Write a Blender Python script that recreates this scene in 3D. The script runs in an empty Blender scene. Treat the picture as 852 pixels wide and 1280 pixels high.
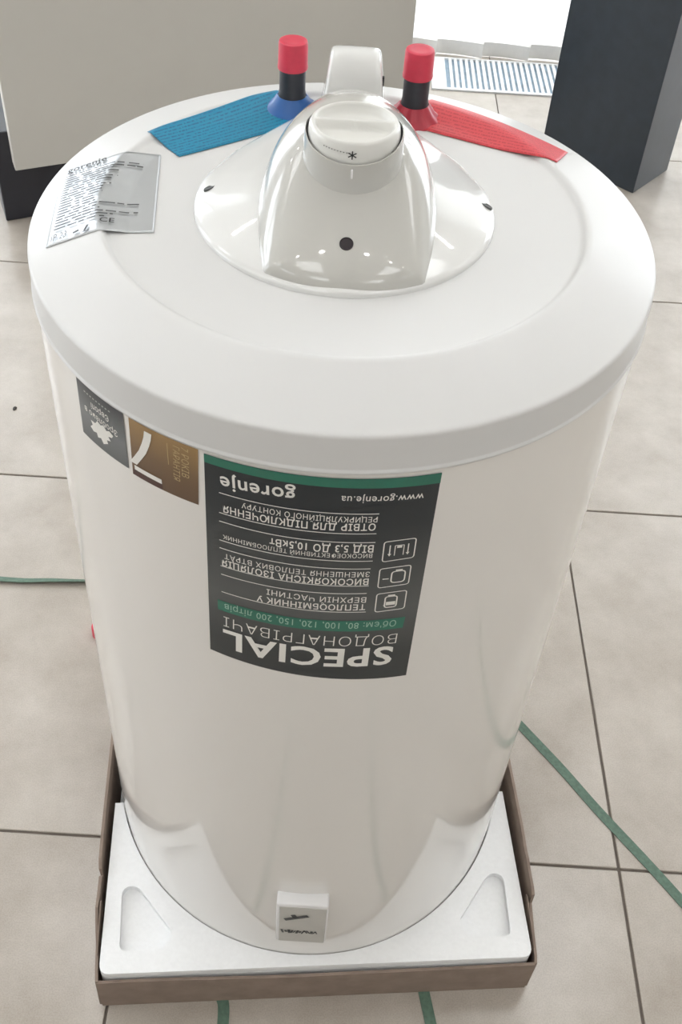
import bpy, bmesh, math, random
from mathutils import Vector, Matrix
random.seed(7)
R = math.radians
C = bpy.context.scene.collection
scene = bpy.context.scene

# ------------------------------------------------------------------ camera
YAW, PITCH, ROLL = -0.0025, 0.7357, 0.0607
fw = Vector((math.sin(YAW)*math.cos(PITCH), math.cos(YAW)*math.cos(PITCH), -math.sin(PITCH)))
rt0 = Vector((math.cos(YAW), -math.sin(YAW), 0)); up0 = rt0.cross(fw)
rt = rt0*math.cos(ROLL) + up0*math.sin(ROLL); up = -rt0*math.sin(ROLL) + up0*math.cos(ROLL)
cam_data = bpy.data.cameras.new('camera'); cam = bpy.data.objects.new('camera', cam_data); C.objects.link(cam)
cam.matrix_world = Matrix(((rt.x, up.x, -fw.x, -0.0012), (rt.y, up.y, -fw.y, -0.6692), (rt.z, up.z, -fw.z, 1.2808), (0, 0, 0, 1)))
cam_data.sensor_fit = 'VERTICAL'; cam_data.sensor_height = 36.0; cam_data.lens = 1326.118/1280*36.0
cam_data.shift_x = (426-411.33)/1280; cam_data.shift_y = (496.76-640)/1280
cam_data.clip_start = 0.02; cam_data.clip_end = 200
scene.camera = cam

# ------------------------------------------------------------------ sky, daylight, exposure
SKY_STRENGTH = 7.2
world = bpy.data.worlds.new('overcast_sky'); scene.world = world; world.use_nodes = True
bg = world.node_tree.nodes['Background']
bg.inputs['Color'].default_value = (0.89, 0.945, 1.0, 1); bg.inputs['Strength'].default_value = SKY_STRENGTH
scene.view_settings.view_transform = 'Standard'; scene.view_settings.look = 'None'
scene.view_settings.gamma = 1.0; scene.view_settings.use_curve_mapping = False
scene.view_settings.exposure = -0.06
RX0, RX1, RY0, RY1, RH = -3.2, 3.6, -4.0, 2.42, 2.9      # room shell
def portal(loc, rot, sx, sy):                             # marks a window opening for the sky's light
    l = bpy.data.lights.new('window_daylight', 'AREA'); l.shape = 'RECTANGLE'; l.size = sx; l.size_y = sy
    l.cycles.is_portal = True
    o = bpy.data.objects.new('window_daylight', l); C.objects.link(o); o.location = loc; o.rotation_euler = rot
LEFT_WINDOWS = [(-0.4, 0.5), (1.1, 2.1)]
BACK_WINDOW = (-2.7, 3.2)
for y0, y1 in LEFT_WINDOWS: portal((RX0-0.13, (y0+y1)/2, 1.45), (0, R(-90), 0), 2.3, y1-y0)
portal(((BACK_WINDOW[0]+BACK_WINDOW[1])/2, RY1+0.13, 1.33), (R(-90), 0, 0), BACK_WINDOW[1]-BACK_WINDOW[0], 2.5)

# ------------------------------------------------------------------ materials
def mat(name, col, rough=0.5, metal=0.0, coat=0.0, coat_rough=0.05, var=0.0, scale=40.0, bump=0.0, spec=0.5, emit=0.0, emit_col=None):
    m = bpy.data.materials.new(name); m.use_nodes = True
    nt = m.node_tree; b = nt.nodes['Principled BSDF']
    b.inputs['Roughness'].default_value = rough; b.inputs['Metallic'].default_value = metal
    b.inputs['Coat Weight'].default_value = coat; b.inputs['Coat Roughness'].default_value = coat_rough
    b.inputs['Specular IOR Level'].default_value = spec
    if emit:
        b.inputs['Emission Color'].default_value = (*(emit_col or col), 1); b.inputs['Emission Strength'].default_value = emit
    tc = nt.nodes.new('ShaderNodeTexCoord')
    nz = nt.nodes.new('ShaderNodeTexNoise'); nz.inputs['Scale'].default_value = scale; nz.inputs['Detail'].default_value = 4
    nt.links.new(tc.outputs['Object'], nz.inputs['Vector'])
    rp = nt.nodes.new('ShaderNodeValToRGB')
    rp.color_ramp.elements[0].position = 0.3; rp.color_ramp.elements[1].position = 0.7
    rp.color_ramp.elements[0].color = tuple(c*(1-var) for c in col) + (1,)
    rp.color_ramp.elements[1].color = tuple(min(1, c*(1+var)) for c in col) + (1,)
    nt.links.new(nz.outputs['Fac'], rp.inputs['Fac']); nt.links.new(rp.outputs['Color'], b.inputs['Base Color'])
    if bump:
        bp = nt.nodes.new('ShaderNodeBump'); bp.inputs['Strength'].default_value = bump; bp.inputs['Distance'].default_value = 0.002
        nt.links.new(nz.outputs['Fac'], bp.inputs['Height']); nt.links.new(bp.outputs['Normal'], b.inputs['Normal'])
    return m

def tile_material():
    m = bpy.data.materials.new('porcelain_tile'); m.use_nodes = True
    nt = m.node_tree; b = nt.nodes['Principled BSDF']; N = nt.nodes.new; L = nt.links.new
    tc = N('ShaderNodeTexCoord'); oi = N('ShaderNodeObjectInfo')
    add = N('ShaderNodeVectorMath'); add.operation = 'ADD'
    mul = N('ShaderNodeVectorMath'); mul.operation = 'SCALE'; mul.inputs['Scale'].default_value = 37.0
    cmb = N('ShaderNodeCombineXYZ'); L(oi.outputs['Random'], cmb.inputs[0]); L(oi.outputs['Random'], cmb.inputs[1])
    L(cmb.outputs[0], mul.inputs[0]); L(tc.outputs['Object'], add.inputs[0]); L(mul.outputs[0], add.inputs[1])
    n1 = N('ShaderNodeTexNoise'); n1.inputs['Scale'].default_value = 9; n1.inputs['Detail'].default_value = 6; n1.inputs['Roughness'].default_value = 0.65
    n2 = N('ShaderNodeTexNoise'); n2.inputs['Scale'].default_value = 620; n2.inputs['Detail'].default_value = 3
    L(add.outputs[0], n1.inputs['Vector']); L(add.outputs[0], n2.inputs['Vector'])
    r1 = N('ShaderNodeValToRGB'); e = r1.color_ramp.elements
    e[0].position = 0.3; e[0].color = (0.39, 0.342, 0.29, 1); e[1].position = 0.72; e[1].color = (0.535, 0.490, 0.437, 1)
    L(n1.outputs['Fac'], r1.inputs['Fac'])
    r2 = N('ShaderNodeValToRGB'); e = r2.color_ramp.elements
    e[0].position = 0.35; e[0].color = (0.90, 0.895, 0.89, 1); e[1].position = 0.60; e[1].color = (1.03, 1.03, 1.03, 1)
    L(n2.outputs['Fac'], r2.inputs['Fac'])
    mx = N('ShaderNodeMix'); mx.data_type = 'RGBA'; mx.blend_type = 'MULTIPLY'; mx.inputs['Factor'].default_value = 1
    L(r1.outputs['Color'], mx.inputs['A']); L(r2.outputs['Color'], mx.inputs['B']); L(mx.outputs['Result'], b.inputs['Base Color'])
    b.inputs['Roughness'].default_value = 0.30
    b.inputs['Coat Weight'].default_value = 0.7; b.inputs['Coat Roughness'].default_value = 0.16
    return m

def label_material(name, stops, rough=0.4, coat=0.15):     # colour gradient along the label's height
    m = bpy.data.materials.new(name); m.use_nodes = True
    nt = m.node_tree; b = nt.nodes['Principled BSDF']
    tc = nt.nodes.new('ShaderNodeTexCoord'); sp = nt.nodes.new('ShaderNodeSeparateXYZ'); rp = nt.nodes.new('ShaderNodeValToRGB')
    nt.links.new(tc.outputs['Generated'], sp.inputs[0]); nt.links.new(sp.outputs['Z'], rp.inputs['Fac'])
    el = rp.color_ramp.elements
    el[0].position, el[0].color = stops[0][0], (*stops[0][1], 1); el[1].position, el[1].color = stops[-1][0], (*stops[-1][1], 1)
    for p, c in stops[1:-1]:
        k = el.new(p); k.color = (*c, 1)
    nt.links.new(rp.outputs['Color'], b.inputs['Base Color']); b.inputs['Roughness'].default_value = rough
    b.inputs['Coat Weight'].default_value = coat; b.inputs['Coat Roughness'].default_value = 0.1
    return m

def print_stripe_material(name, col, ink, axis_scale):     # tag with rows of tiny illegible print
    m = bpy.data.materials.new(name); m.use_nodes = True
    nt = m.node_tree; b = nt.nodes['Principled BSDF']; N = nt.nodes.new; L = nt.links.new
    uv = N('ShaderNodeUVMap'); uv.uv_map = 'tag'
    mp = N('ShaderNodeMapping'); mp.inputs['Scale'].default_value = (axis_scale, 12, 1); L(uv.outputs[0], mp.inputs[0])
    sp = N('ShaderNodeSeparateXYZ'); L(mp.outputs[0], sp.inputs[0])
    fr = N('ShaderNodeMath'); fr.operation = 'FRACT'; L(sp.outputs['Y'], fr.inputs[0])
    row = N('ShaderNodeMath'); row.operation = 'COMPARE'; row.inputs[1].default_value = 0.5; row.inputs[2].default_value = 0.22; L(fr.outputs[0], row.inputs[0])
    nz = N('ShaderNodeTexNoise'); nz.inputs['Scale'].default_value = 1.0; nz.inputs['Detail'].default_value = 2; L(mp.outputs[0], nz.inputs['Vector'])
    gt = N('ShaderNodeMath'); gt.operation = 'GREATER_THAN'; gt.inputs[1].default_value = 0.47; L(nz.outputs['Fac'], gt.inputs[0])
    pr = N('ShaderNodeMath'); pr.operation = 'MULTIPLY'; L(row.outputs[0], pr.inputs[0]); L(gt.outputs[0], pr.inputs[1])
    mx = N('ShaderNodeMix'); mx.data_type = 'RGBA'; mx.inputs['A'].default_value = (*col, 1); mx.inputs['B'].default_value = (*ink, 1)
    L(pr.outputs[0], mx.inputs['Factor']); L(mx.outputs['Result'], b.inputs['Base Color']); b.inputs['Roughness'].default_value = 0.45
    return m

def translucent_material(name, col, frac):
    m = bpy.data.materials.new(name); m.use_nodes = True
    nt = m.node_tree; nt.nodes.clear(); N = nt.nodes.new; L = nt.links.new
    out = N('ShaderNodeOutputMaterial'); mix = N('ShaderNodeMixShader'); mix.inputs[0].default_value = frac
    d = N('ShaderNodeBsdfDiffuse'); t = N('ShaderNodeBsdfTranslucent')
    tc = N('ShaderNodeTexCoord'); w = N('ShaderNodeTexNoise'); w.inputs['Scale'].default_value = 300; L(tc.outputs['Object'], w.inputs['Vector'])
    rp = N('ShaderNodeValToRGB'); rp.color_ramp.elements[0].color = tuple(c*0.94 for c in col)+(1,); rp.color_ramp.elements[1].color = (*col, 1)
    L(w.outputs['Fac'], rp.inputs['Fac']); L(rp.outputs['Color'], d.inputs['Color']); L(rp.outputs['Color'], t.inputs['Color'])
    L(d.outputs[0], mix.inputs[1]); L(t.outputs[0], mix.inputs[2]); L(mix.outputs[0], out.inputs[0])
    return m

def pane_material():
    m = bpy.data.materials.new('window_glass'); m.use_nodes = True
    nt = m.node_tree; nt.nodes.clear(); N = nt.nodes.new; L = nt.links.new
    out = N('ShaderNodeOutputMaterial'); mix = N('ShaderNodeMixShader'); g = N('ShaderNodeBsdfGlossy'); t = N('ShaderNodeBsdfTransparent')
    g.inputs['Roughness'].default_value = 0.02; t.inputs['Color'].default_value = (0.95, 0.95, 0.95, 1)
    mix.inputs[0].default_value = 0.04; L(t.outputs[0], mix.inputs[1]); L(g.outputs[0], mix.inputs[2]); L(mix.outputs[0], out.inputs[0])
    return m

M = dict(
    tile=tile_material(), grout=mat('tile_grout', (0.16, 0.135, 0.115), 0.9, var=0.15, scale=60),
    wall=mat('painted_wall', (0.76, 0.735, 0.70), 0.8, var=0.02, scale=6), ceil=mat('ceiling_paint', (0.82, 0.80, 0.765), 0.9, var=0.02, scale=5),
    frame=mat('window_frame_plastic', (0.72, 0.72, 0.71), 0.4, var=0.02), pane=pane_material(), paving=mat('outdoor_paving', (0.45, 0.445, 0.43), 0.9, var=0.2, scale=3),
    tank=mat('white_enamel', (0.83, 0.805, 0.772), 0.38, coat=0.9, coat_rough=0.06, var=0.008, scale=5),
    lid=mat('white_lid_plastic', (0.69, 0.688, 0.683), 0.42, coat=0.25, coat_rough=0.16, var=0.008, scale=5),
    hood=mat('hood_gloss_plastic', (0.53, 0.522, 0.49), 0.25, coat=1.0, coat_rough=0.03, var=0.005, scale=6), cover=mat('white_gloss_plastic', (0.75, 0.75, 0.738), 0.25, coat=1.0, coat_rough=0.03, var=0.005, scale=6),  # hood: cover's gloss with a darker, warmer base colour
    knob=mat('knob_plastic', (0.76, 0.755, 0.72), 0.3, coat=0.5, coat_rough=0.08, var=0.01, scale=8),
    dark=mat('dark_gap', (0.02, 0.02, 0.022), 0.6, var=0.1), hole=mat('dark_hole', (0.018, 0.010, 0.014), 0.5, var=0.1), screw=mat('screw_recess', (0.10, 0.105, 0.105), 0.45, var=0.2),
    ink=mat('black_ink', (0.02, 0.02, 0.022), 0.5, var=0.1), greyink=mat('grey_ink', (0.07, 0.073, 0.077), 0.5, var=0.1),
    pipe=mat('black_pipe', (0.022, 0.024, 0.032), 0.4, var=0.2, scale=90), redcap=mat('red_plastic_cap', (0.64, 0.045, 0.085), 0.38, var=0.08, scale=80),
    blue=mat('blue_collar', (0.015, 0.11, 0.36), 0.35, var=0.06, scale=60), redcol=mat('red_collar', (0.42, 0.022, 0.045), 0.35, var=0.08, scale=60),
    bluetag=print_stripe_material('blue_tag_print', (0.0, 0.235, 0.40), (0.002, 0.12, 0.25), 130), redtag=print_stripe_material('red_tag_print', (0.66, 0.055, 0.07), (0.50, 0.03, 0.045), 130),
    silver=mat('silver_film', (0.56, 0.58, 0.60), 0.32, metal=0.65, var=0.02, scale=20),
    label=label_material('label_charcoal_gradient', [(0.0, (0.018, 0.023, 0.027)), (0.15, (0.026, 0.031, 0.034)), (0.40, (0.092, 0.098, 0.097)), (0.58, (0.058, 0.064, 0.066)), (0.8, (0.016, 0.022, 0.028)), (1.0, (0.009, 0.015, 0.021))]),  # paler towards mid-height, darker towards both ends
    brown=label_material('label_gold_gradient', [(0.0, (0.12, 0.065, 0.035)), (0.5, (0.19, 0.11, 0.05)), (1.0, (0.36, 0.22, 0.085))]),
    maroon=mat('label_maroon', (0.075, 0.03, 0.024), 0.4, var=0.05),
    slate=label_material('label_slate_gradient', [(0.0, (0.075, 0.082, 0.09)), (0.45, (0.17, 0.18, 0.185)), (1.0, (0.022, 0.027, 0.033))]),
    green=mat('label_green', (0.01, 0.16, 0.105), 0.35, coat=0.3, var=0.03), white_ink=mat('white_ink', (0.86, 0.845, 0.80), 0.5, var=0.02),
    pale_ink=mat('pale_ink', (0.46, 0.46, 0.44), 0.5, var=0.02), mint_ink=mat('mint_ink', (0.34, 0.55, 0.46), 0.5, var=0.02), gold_ink=mat('gold_ink', (0.55, 0.42, 0.22), 0.5, var=0.02),
    badge=mat('badge_white', (0.84, 0.83, 0.83), 0.3, coat=0.3, var=0.01), badgeface=mat('badge_face', (0.54, 0.53, 0.50), 0.3, coat=0.6, var=0.02, scale=60),
    foam=mat('white_polystyrene', (0.92, 0.925, 0.93), 0.75, var=0.02, scale=260, bump=0.08, spec=0.2), card=mat('brown_cardboard', (0.27, 0.205, 0.165), 0.85, var=0.12, scale=50, bump=0.15),
    strap=mat('green_plastic_strap', (0.095, 0.165, 0.120), 0.5, var=0.18, scale=220, bump=0.2),
    panel=mat('beige_panel', (0.60, 0.585, 0.545), 0.5, var=0.015, scale=8), podium=mat('dark_laminate', (0.020, 0.021, 0.030), 0.35, var=0.1, scale=20),
    pillar=mat('graphite_laminate', (0.022, 0.031, 0.042), 0.28, var=0.12, scale=30),
    vane=translucent_material('blind_fabric', (0.93, 0.925, 0.91), 0.85), hem=mat('blind_hem', (0.78, 0.77, 0.75), 0.7, var=0.03, scale=50),
    alu=mat('white_grille_metal', (0.84, 0.85, 0.86), 0.35, var=0.02), pit=mat('blue_grey_convector', (0.30, 0.40, 0.50), 0.5, var=0.2, scale=30),
    lamp=mat('lamp_glow', (1.0, 0.93, 0.82), 0.5, emit=42.0, emit_col=(1.0, 0.98, 0.95)), led=mat('led_panel_glow', (1.0, 0.96, 0.9), 0.5, emit=4.0, emit_col=(0.965, 0.985, 1.0)), chip=mat('dark_chip', (0.05, 0.045, 0.04), 0.7, var=0.2, scale=200),
)

# ------------------------------------------------------------------ helpers
def obj(name, verts, faces, material, parent=None, smooth=False, kind=None):
    me = bpy.data.meshes.new(name); me.from_pydata([tuple(v) for v in verts], [], faces); me.update()
    me.materials.append(material)
    if smooth:
        for p in me.polygons: p.use_smooth = True
    o = bpy.data.objects.new(name, me); C.objects.link(o)
    if parent: o.parent = parent
    if kind: o['kind'] = kind
    return o
def from_bm(name, bm, material, parent=None, smooth=False, kind=None):
    bmesh.ops.recalc_face_normals(bm, faces=bm.faces)
    me = bpy.data.meshes.new(name); bm.to_mesh(me); bm.free(); me.materials.append(material)
    if smooth:
        for p in me.polygons: p.use_smooth = True
    o = bpy.data.objects.new(name, me); C.objects.link(o)
    if parent: o.parent = parent
    if kind: o['kind'] = kind
    return o
def thing(name, label, cat, group=None, loc=(0, 0, 0), rz=0):
    o = bpy.data.objects.new(name, None); C.objects.link(o); o.empty_display_size = 0.05
    o.location = loc; o.rotation_euler = (0, 0, rz); tag(o, label, cat, group); return o
def tag(o, label, cat, group=None):
    o['label'] = label; o['category'] = cat
    if group: o['group'] = group
    return o
def split_smooth(o, deg=35):
    o.data.set_sharp_from_angle(angle=R(deg))
def bm_box(bm, x0, x1, y0, y1, z0, z1, bev=0.0, seg=2):
    vs = [bm.verts.new((x, y, z)) for x in (x0, x1) for y in (y0, y1) for z in (z0, z1)]
    fs = [bm.faces.new([vs[i] for i in f]) for f in ((0, 1, 3, 2), (4, 6, 7, 5), (0, 4, 5, 1), (2, 3, 7, 6), (0, 2, 6, 4), (1, 5, 7, 3))]
    if bev:
        es = list({e for f in fs for e in f.edges})
        bmesh.ops.bevel(bm, geom=es, offset=bev, segments=seg, profile=0.5, affect='EDGES')
def box(name, x0, x1, y0, y1, z0, z1, material, parent=None, bev=0.0, seg=2, kind=None):
    bm = bmesh.new(); bm_box(bm, x0, x1, y0, y1, z0, z1, bev, seg)
    return from_bm(name, bm, material, parent, kind=kind)
def boxes(name, rows, material, parent=None, kind=None):
    bm = bmesh.new()
    for r in rows: bm_box(bm, *r)
    return from_bm(name, bm, material, parent, kind=kind)
def lathe(name, prof, material, parent=None, n=128, cx=0.0, cy=0.0, smooth=True, sharp=40, cap=True):
    V, F = [], []
    rings = []
    for r, z in prof:
        if r < 1e-6: V.append((cx, cy, z)); rings.append([len(V)-1]*n)
        else:
            i0 = len(V)
            for k in range(n):
                a = 2*math.pi*k/n; V.append((cx+r*math.cos(a), cy+r*math.sin(a), z))
            rings.append(list(range(i0, i0+n)))
    for A, B in zip(rings, rings[1:]):
        for k in range(n):
            j = (k+1) % n; f = [A[k], A[j], B[j], B[k]]
            g = []
            for v in f:
                if v not in g: g.append(v)
            if len(g) > 2: F.append(g)
    bm = bmesh.new(); me = bpy.data.meshes.new('t'); me.from_pydata(V, [], F); bm.from_mesh(me); bpy.data.meshes.remove(me)
    o = from_bm(name, bm, material, parent, smooth)
    if smooth: split_smooth(o, sharp)
    return o
def prism(name, pts, z0, z1, material, parent=None, bev=0.0, holes=(), kind=None):
    """flat outline (with holes) raised from z0 to z1"""
    cu = bpy.data.curves.new('t', 'CURVE'); cu.dimensions = '2D'; cu.fill_mode = 'BOTH'; cu.extrude = (z1-z0)/2
    for loop in (pts, *holes):
        s = cu.splines.new('POLY'); s.points.add(len(loop)-1); s.use_cyclic_u = True
        for p, q in zip(s.points, loop): p.co = (q[0], q[1], 0, 1)
    t = bpy.data.objects.new('t', cu); C.objects.link(t)
    me = bpy.data.meshes.new_from_object(t.evaluated_get(bpy.context.evaluated_depsgraph_get()))
    bpy.data.objects.remove(t); bpy.data.curves.remove(cu)
    bm = bmesh.new(); bm.from_mesh(me); bpy.data.meshes.remove(me)
    bmesh.ops.remove_doubles(bm, verts=bm.verts, dist=1e-6)
    bmesh.ops.translate(bm, verts=bm.verts, vec=(0, 0, (z0+z1)/2))
    if name is None: return bm
    return from_bm(name, bm, material, parent, kind=kind)
def round_poly(pts, r, n=5):
    out = []
    for i, p in enumerate(pts):
        p = Vector(p); a = Vector(pts[i-1]); b = Vector(pts[(i+1) % len(pts)])
        rr = r[i] if isinstance(r, (list, tuple)) else r
        if rr <= 0: out.append(tuple(p)); continue
        p0 = p+(a-p).normalized()*rr; p1 = p+(b-p).normalized()*rr
        for k in range(n+1):
            t = k/n; q = p0*(1-t)**2+p*2*t*(1-t)+p1*t*t; out.append(tuple(q))
    return out
def interp(x, tab):
    if x <= tab[0][0]: return tab[0][1]
    for (a, b), (c, d) in zip(tab, tab[1:]):
        if x <= c: return b+(d-b)*(x-a)/(c-a)
    return tab[-1][1]
def smooth_interp(x, tab):
    n = len(tab)
    if x <= tab[0][0]: return tab[0][1]
    if x >= tab[-1][0]: return tab[-1][1]
    for i in range(n-1):
        if x <= tab[i+1][0]:
            x0, y0 = tab[i]; x1, y1 = tab[i+1]; h = x1-x0
            m0 = (y1-y0)/h if i == 0 else (y1-tab[i-1][1])/(x1-tab[i-1][0])
            m1 = (y1-y0)/h if i == n-2 else (tab[i+2][1]-y0)/(tab[i+2][0]-x0)
            t = (x-x0)/h
            return (2*t**3-3*t*t+1)*y0+(t**3-2*t*t+t)*h*m0+(-2*t**3+3*t*t)*y1+(t**3-t*t)*h*m1
_caps = {}
def text_shape(s, bold=0.0, shear=0.0):
    cu = bpy.data.curves.new('t', 'FONT'); cu.body = s; cu.offset = bold; cu.shear = shear; cu.space_character = 1.08; cu.resolution_u = 3
    t = bpy.data.objects.new('t', cu); C.objects.link(t)
    bpy.context.view_layer.update()
    me = bpy.data.meshes.new_from_object(t.evaluated_get(bpy.context.evaluated_depsgraph_get()))
    V = [v.co.copy() for v in me.vertices]; F = [tuple(p.vertices) for p in me.polygons]
    bpy.data.objects.remove(t); bpy.data.curves.remove(cu); bpy.data.meshes.remove(me)
    return V, F
def cap_height():
    if 'H' not in _caps:
        V, F = text_shape('H'); _caps['H'] = max(v.y for v in V)-min(v.y for v in V)
    return _caps['H']
class Print:                                     # collects flat print into one mesh on a given surface
    def __init__(self, fn): self.V, self.F, self.fn = [], [], fn
    def add(self, pts, faces):
        i0 = len(self.V); self.V += [self.fn(*p) for p in pts]; self.F += [tuple(i+i0 for i in f) for f in faces]
    def text(self, s, p0, p1, cap, bold=0.0, up=None):    # baseline p0 -> p1 in the surface's own metres
        V, F = text_shape(s, bold)
        x0 = min(v.x for v in V); x1 = max(v.x for v in V)
        d = Vector((p1[0]-p0[0], p1[1]-p0[1])); n = Vector((-d.y, d.x)).normalized(); h = cap/cap_height()
        self.add([(p0[0]+d.x*(v.x-x0)/(x1-x0)+n.x*v.y*h, p0[1]+d.y*(v.x-x0)/(x1-x0)+n.y*v.y*h) for v in V], F)
    def quad(self, a, b, c, d, nx=1):
        pts, fs = [], []
        for k in range(nx+1):
            t = k/nx
            pts += [(a[0]+(b[0]-a[0])*t, a[1]+(b[1]-a[1])*t), (d[0]+(c[0]-d[0])*t, d[1]+(c[1]-d[1])*t)]
        for k in range(nx): fs.append((2*k, 2*k+2, 2*k+3, 2*k+1))
        self.add(pts, fs)
    def line(self, p0, p1, w, nx=1):
        d = Vector((p1[0]-p0[0], p1[1]-p0[1])); n = Vector((-d.y, d.x)).normalized()*w/2
        self.quad((p0[0]-n.x, p0[1]-n.y), (p1[0]-n.x, p1[1]-n.y), (p1[0]+n.x, p1[1]+n.y), (p0[0]+n.x, p0[1]+n.y), nx)
    def path(self, pts, w, closed=False):
        q = list(pts)+([pts[0]] if closed else [])
        for a, b in zip(q, q[1:]): self.line(a, b, w, 1)
    def poly(self, pts):
        cx = sum(p[0] for p in pts)/len(pts); cy = sum(p[1] for p in pts)/len(pts)
        self.add([(cx, cy)]+list(pts), [(0, i+1, (i+1) % len(pts)+1) for i in range(len(pts))])
    def build(self, name, material, parent): return obj(name, self.V, self.F, material, parent)

# ------------------------------------------------------------------ the room
TS, GX, GY = 0.589, -0.2038, 1.6879
floor = box('floor', RX0, RX1, RY0, RY1, -0.06, -0.0022, M['grout'], kind='structure')
bm = bmesh.new(); g = 0.0016; bm_box(bm, g, TS-g, g, TS-g, -0.012, 0.0, 0.0009, 1)
bmesh.ops.recalc_face_normals(bm, faces=bm.faces)
tile_me = bpy.data.meshes.new('tile'); bm.to_mesh(tile_me); bm.free(); tile_me.materials.append(M['tile'])
GRILLE = (0.216, 1.75, 1.993, 2.193)
def cut_tile(x0, x1, y0, y1):
    box('tile', x0, x1, y0, y1, -0.012, 0.0, M['tile'], floor)
i0 = math.ceil((RX0-GX)/TS); i1 = math.floor((RX1-GX)/TS); j1 = math.floor((RY1-GY)/TS); j0 = math.ceil((RY0-GY)/TS)
for i in range(i0-1, i1+1):
    for j in range(j0-1, j1+1):
        x0, y0 = GX+i*TS, GY+j*TS
        full = x0 >= RX0 and x0+TS <= RX1 and y0 >= RY0 and y0+TS <= RY1
        X0, X1, Y0, Y1 = max(x0, RX0)+g, min(x0+TS, RX1)-g, max(y0, RY0)+g, min(y0+TS, RY1)-g
        if X1-X0 < 0.02 or Y1-Y0 < 0.02: continue
        if Y1 > GRILLE[2] and X1 > GRILLE[0] and X0 < GRILLE[1]:          # tiles cut around the convector trench
            if Y0 < GRILLE[2]: cut_tile(X0, X1, Y0, GRILLE[2]-0.001)
            if GRILLE[3] < Y1: cut_tile(X0, X1, max(Y0, GRILLE[3]+0.001), Y1)
            a, b = max(Y0, GRILLE[2]), min(Y1, GRILLE[3])
            if a < b and X0 < GRILLE[0]: cut_tile(X0, GRILLE[0]-0.001, a, b)
            if a < b and X1 > GRILLE[1]: cut_tile(GRILLE[1]+0.001, X1, a, b)
        elif full:
            o = bpy.data.objects.new('tile', tile_me); C.objects.link(o); o.parent = floor; o.location = (x0, y0, 0)
        else: cut_tile(X0, X1, Y0, Y1)

box('ceiling', RX0, RX1, RY0, RY1, RH, RH+0.1, M['ceil'], kind='structure')
box('wall_right', RX1, RX1+0.2, RY0, RY1, 0, RH, M['wall'], kind='structure')
box('wall_front', RX0, RX1, RY0-0.2, RY0, 0, RH, M['wall'], kind='structure')
WZ0, WZ1 = 0.3, 2.6
rows = [(RX0-0.2, RX0, RY0, RY1, 0, WZ0), (RX0-0.2, RX0, RY0, RY1, WZ1, RH)]
ys = [RY0]+[v for w in LEFT_WINDOWS for v in w]+[RY1]
for k in range(0, len(ys), 2): rows.append((RX0-0.2, RX0, ys[k], ys[k+1], WZ0, WZ1))
boxes('wall_left', rows, M['wall'], kind='structure')
BZ0, BZ1 = 0.08, 2.58
boxes('wall_back', [(RX0, RX1, RY1, RY1+0.2, 0, BZ0), (RX0, RX1, RY1, RY1+0.2, BZ1, RH), (RX0, BACK_WINDOW[0], RY1, RY1+0.2, BZ0, BZ1), (BACK_WINDOW[1], RX1, RY1, RY1+0.2, BZ0, BZ1)], M['wall'], kind='structure')
n_win = 0
for y0, y1 in LEFT_WINDOWS:
    n_win += 1
    w = box('window_%d' % n_win, RX0-0.105, RX0-0.099, y0+0.05, y1-0.05, WZ0+0.05, WZ1-0.05, M['pane'], kind='structure')
    x0, x1 = RX0-0.13, RX0-0.07; ym = (y0+y1)/2
    boxes('window_frame', [(x0, x1, y0, y0+0.05, WZ0, WZ1), (x0, x1, y1-0.05, y1, WZ0, WZ1), (x0, x1, y0+0.05, y1-0.05, WZ0, WZ0+0.05), (x0, x1, y0+0.05, y1-0.05, WZ1-0.05, WZ1)], M['frame'], w)
    box('mullion', x0, x1, ym-0.035, ym+0.035, WZ0+0.05, WZ1-0.05, M['frame'], w)
n_win += 1
w = box('window_%d' % n_win, BACK_WINDOW[0]+0.05, BACK_WINDOW[1]-0.05, RY1+0.099, RY1+0.105, BZ0+0.05, BZ1-0.05, M['pane'], kind='structure')
a, b = BACK_WINDOW; y0, y1 = RY1+0.07, RY1+0.13
boxes('window_frame', [(a, a+0.05, y0, y1, BZ0, BZ1), (b-0.05, b, y0, y1, BZ0, BZ1), (a+0.05, b-0.05, y0, y1, BZ0, BZ0+0.05), (a+0.05, b-0.05, y0, y1, BZ1-0.05, BZ1)], M['frame'], w)
for k in range(1, 5):
    x = a+(b-a)*k/5; box('mullion', x-0.035, x+0.035, y0, y1, BZ0+0.05, BZ1-0.05, M['frame'], w)
box('ground_outside', -30, 30, -30, 30, -0.4, -0.2, M['paving'], kind='structure')

# ------------------------------------------------------------------ water heater
TR = 0.2270
heater = thing('water_heater', 'white cylindrical water heater standing upside down in a foam tray', 'water heater')
lathe('tank', [(0.0, 0.036), (0.205, 0.036), (0.220, 0.040), (0.2265, 0.050), (TR, 0.058), (TR, 0.30), (TR, 0.55), (TR, 0.822)], M['tank'], heater, n=192)
LID = [(0.2262, 0.8195), (0.2284, 0.8197), (0.2290, 0.8208), (0.2288, 0.8222), (0.2279, 0.8228), (0.2278, 0.8240), (0.2277, 0.8480), (0.2275, 0.8494), (0.2269, 0.8504), (0.2259, 0.8511), (0.2245, 0.8516),
       (0.2180, 0.8540), (0.1800, 0.8668), (0.1780, 0.8673), (0.1762, 0.8674), (0.1748, 0.8669), (0.1737, 0.8660), (0.1727, 0.8650), (0.1716, 0.8644), (0.1700, 0.8641), (0.1600, 0.8636), (0.115, 0.8613), (0.09, 0.8612), (0.0, 0.8612)]
lathe('lid', LID, M['lid'], heater, n=192, sharp=60)
lid_tab = sorted([(r, z) for r, z in LID[10:]])
def lid_z(x, y): return interp(math.hypot(x, y), lid_tab)
Z0 = 0.8612
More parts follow.
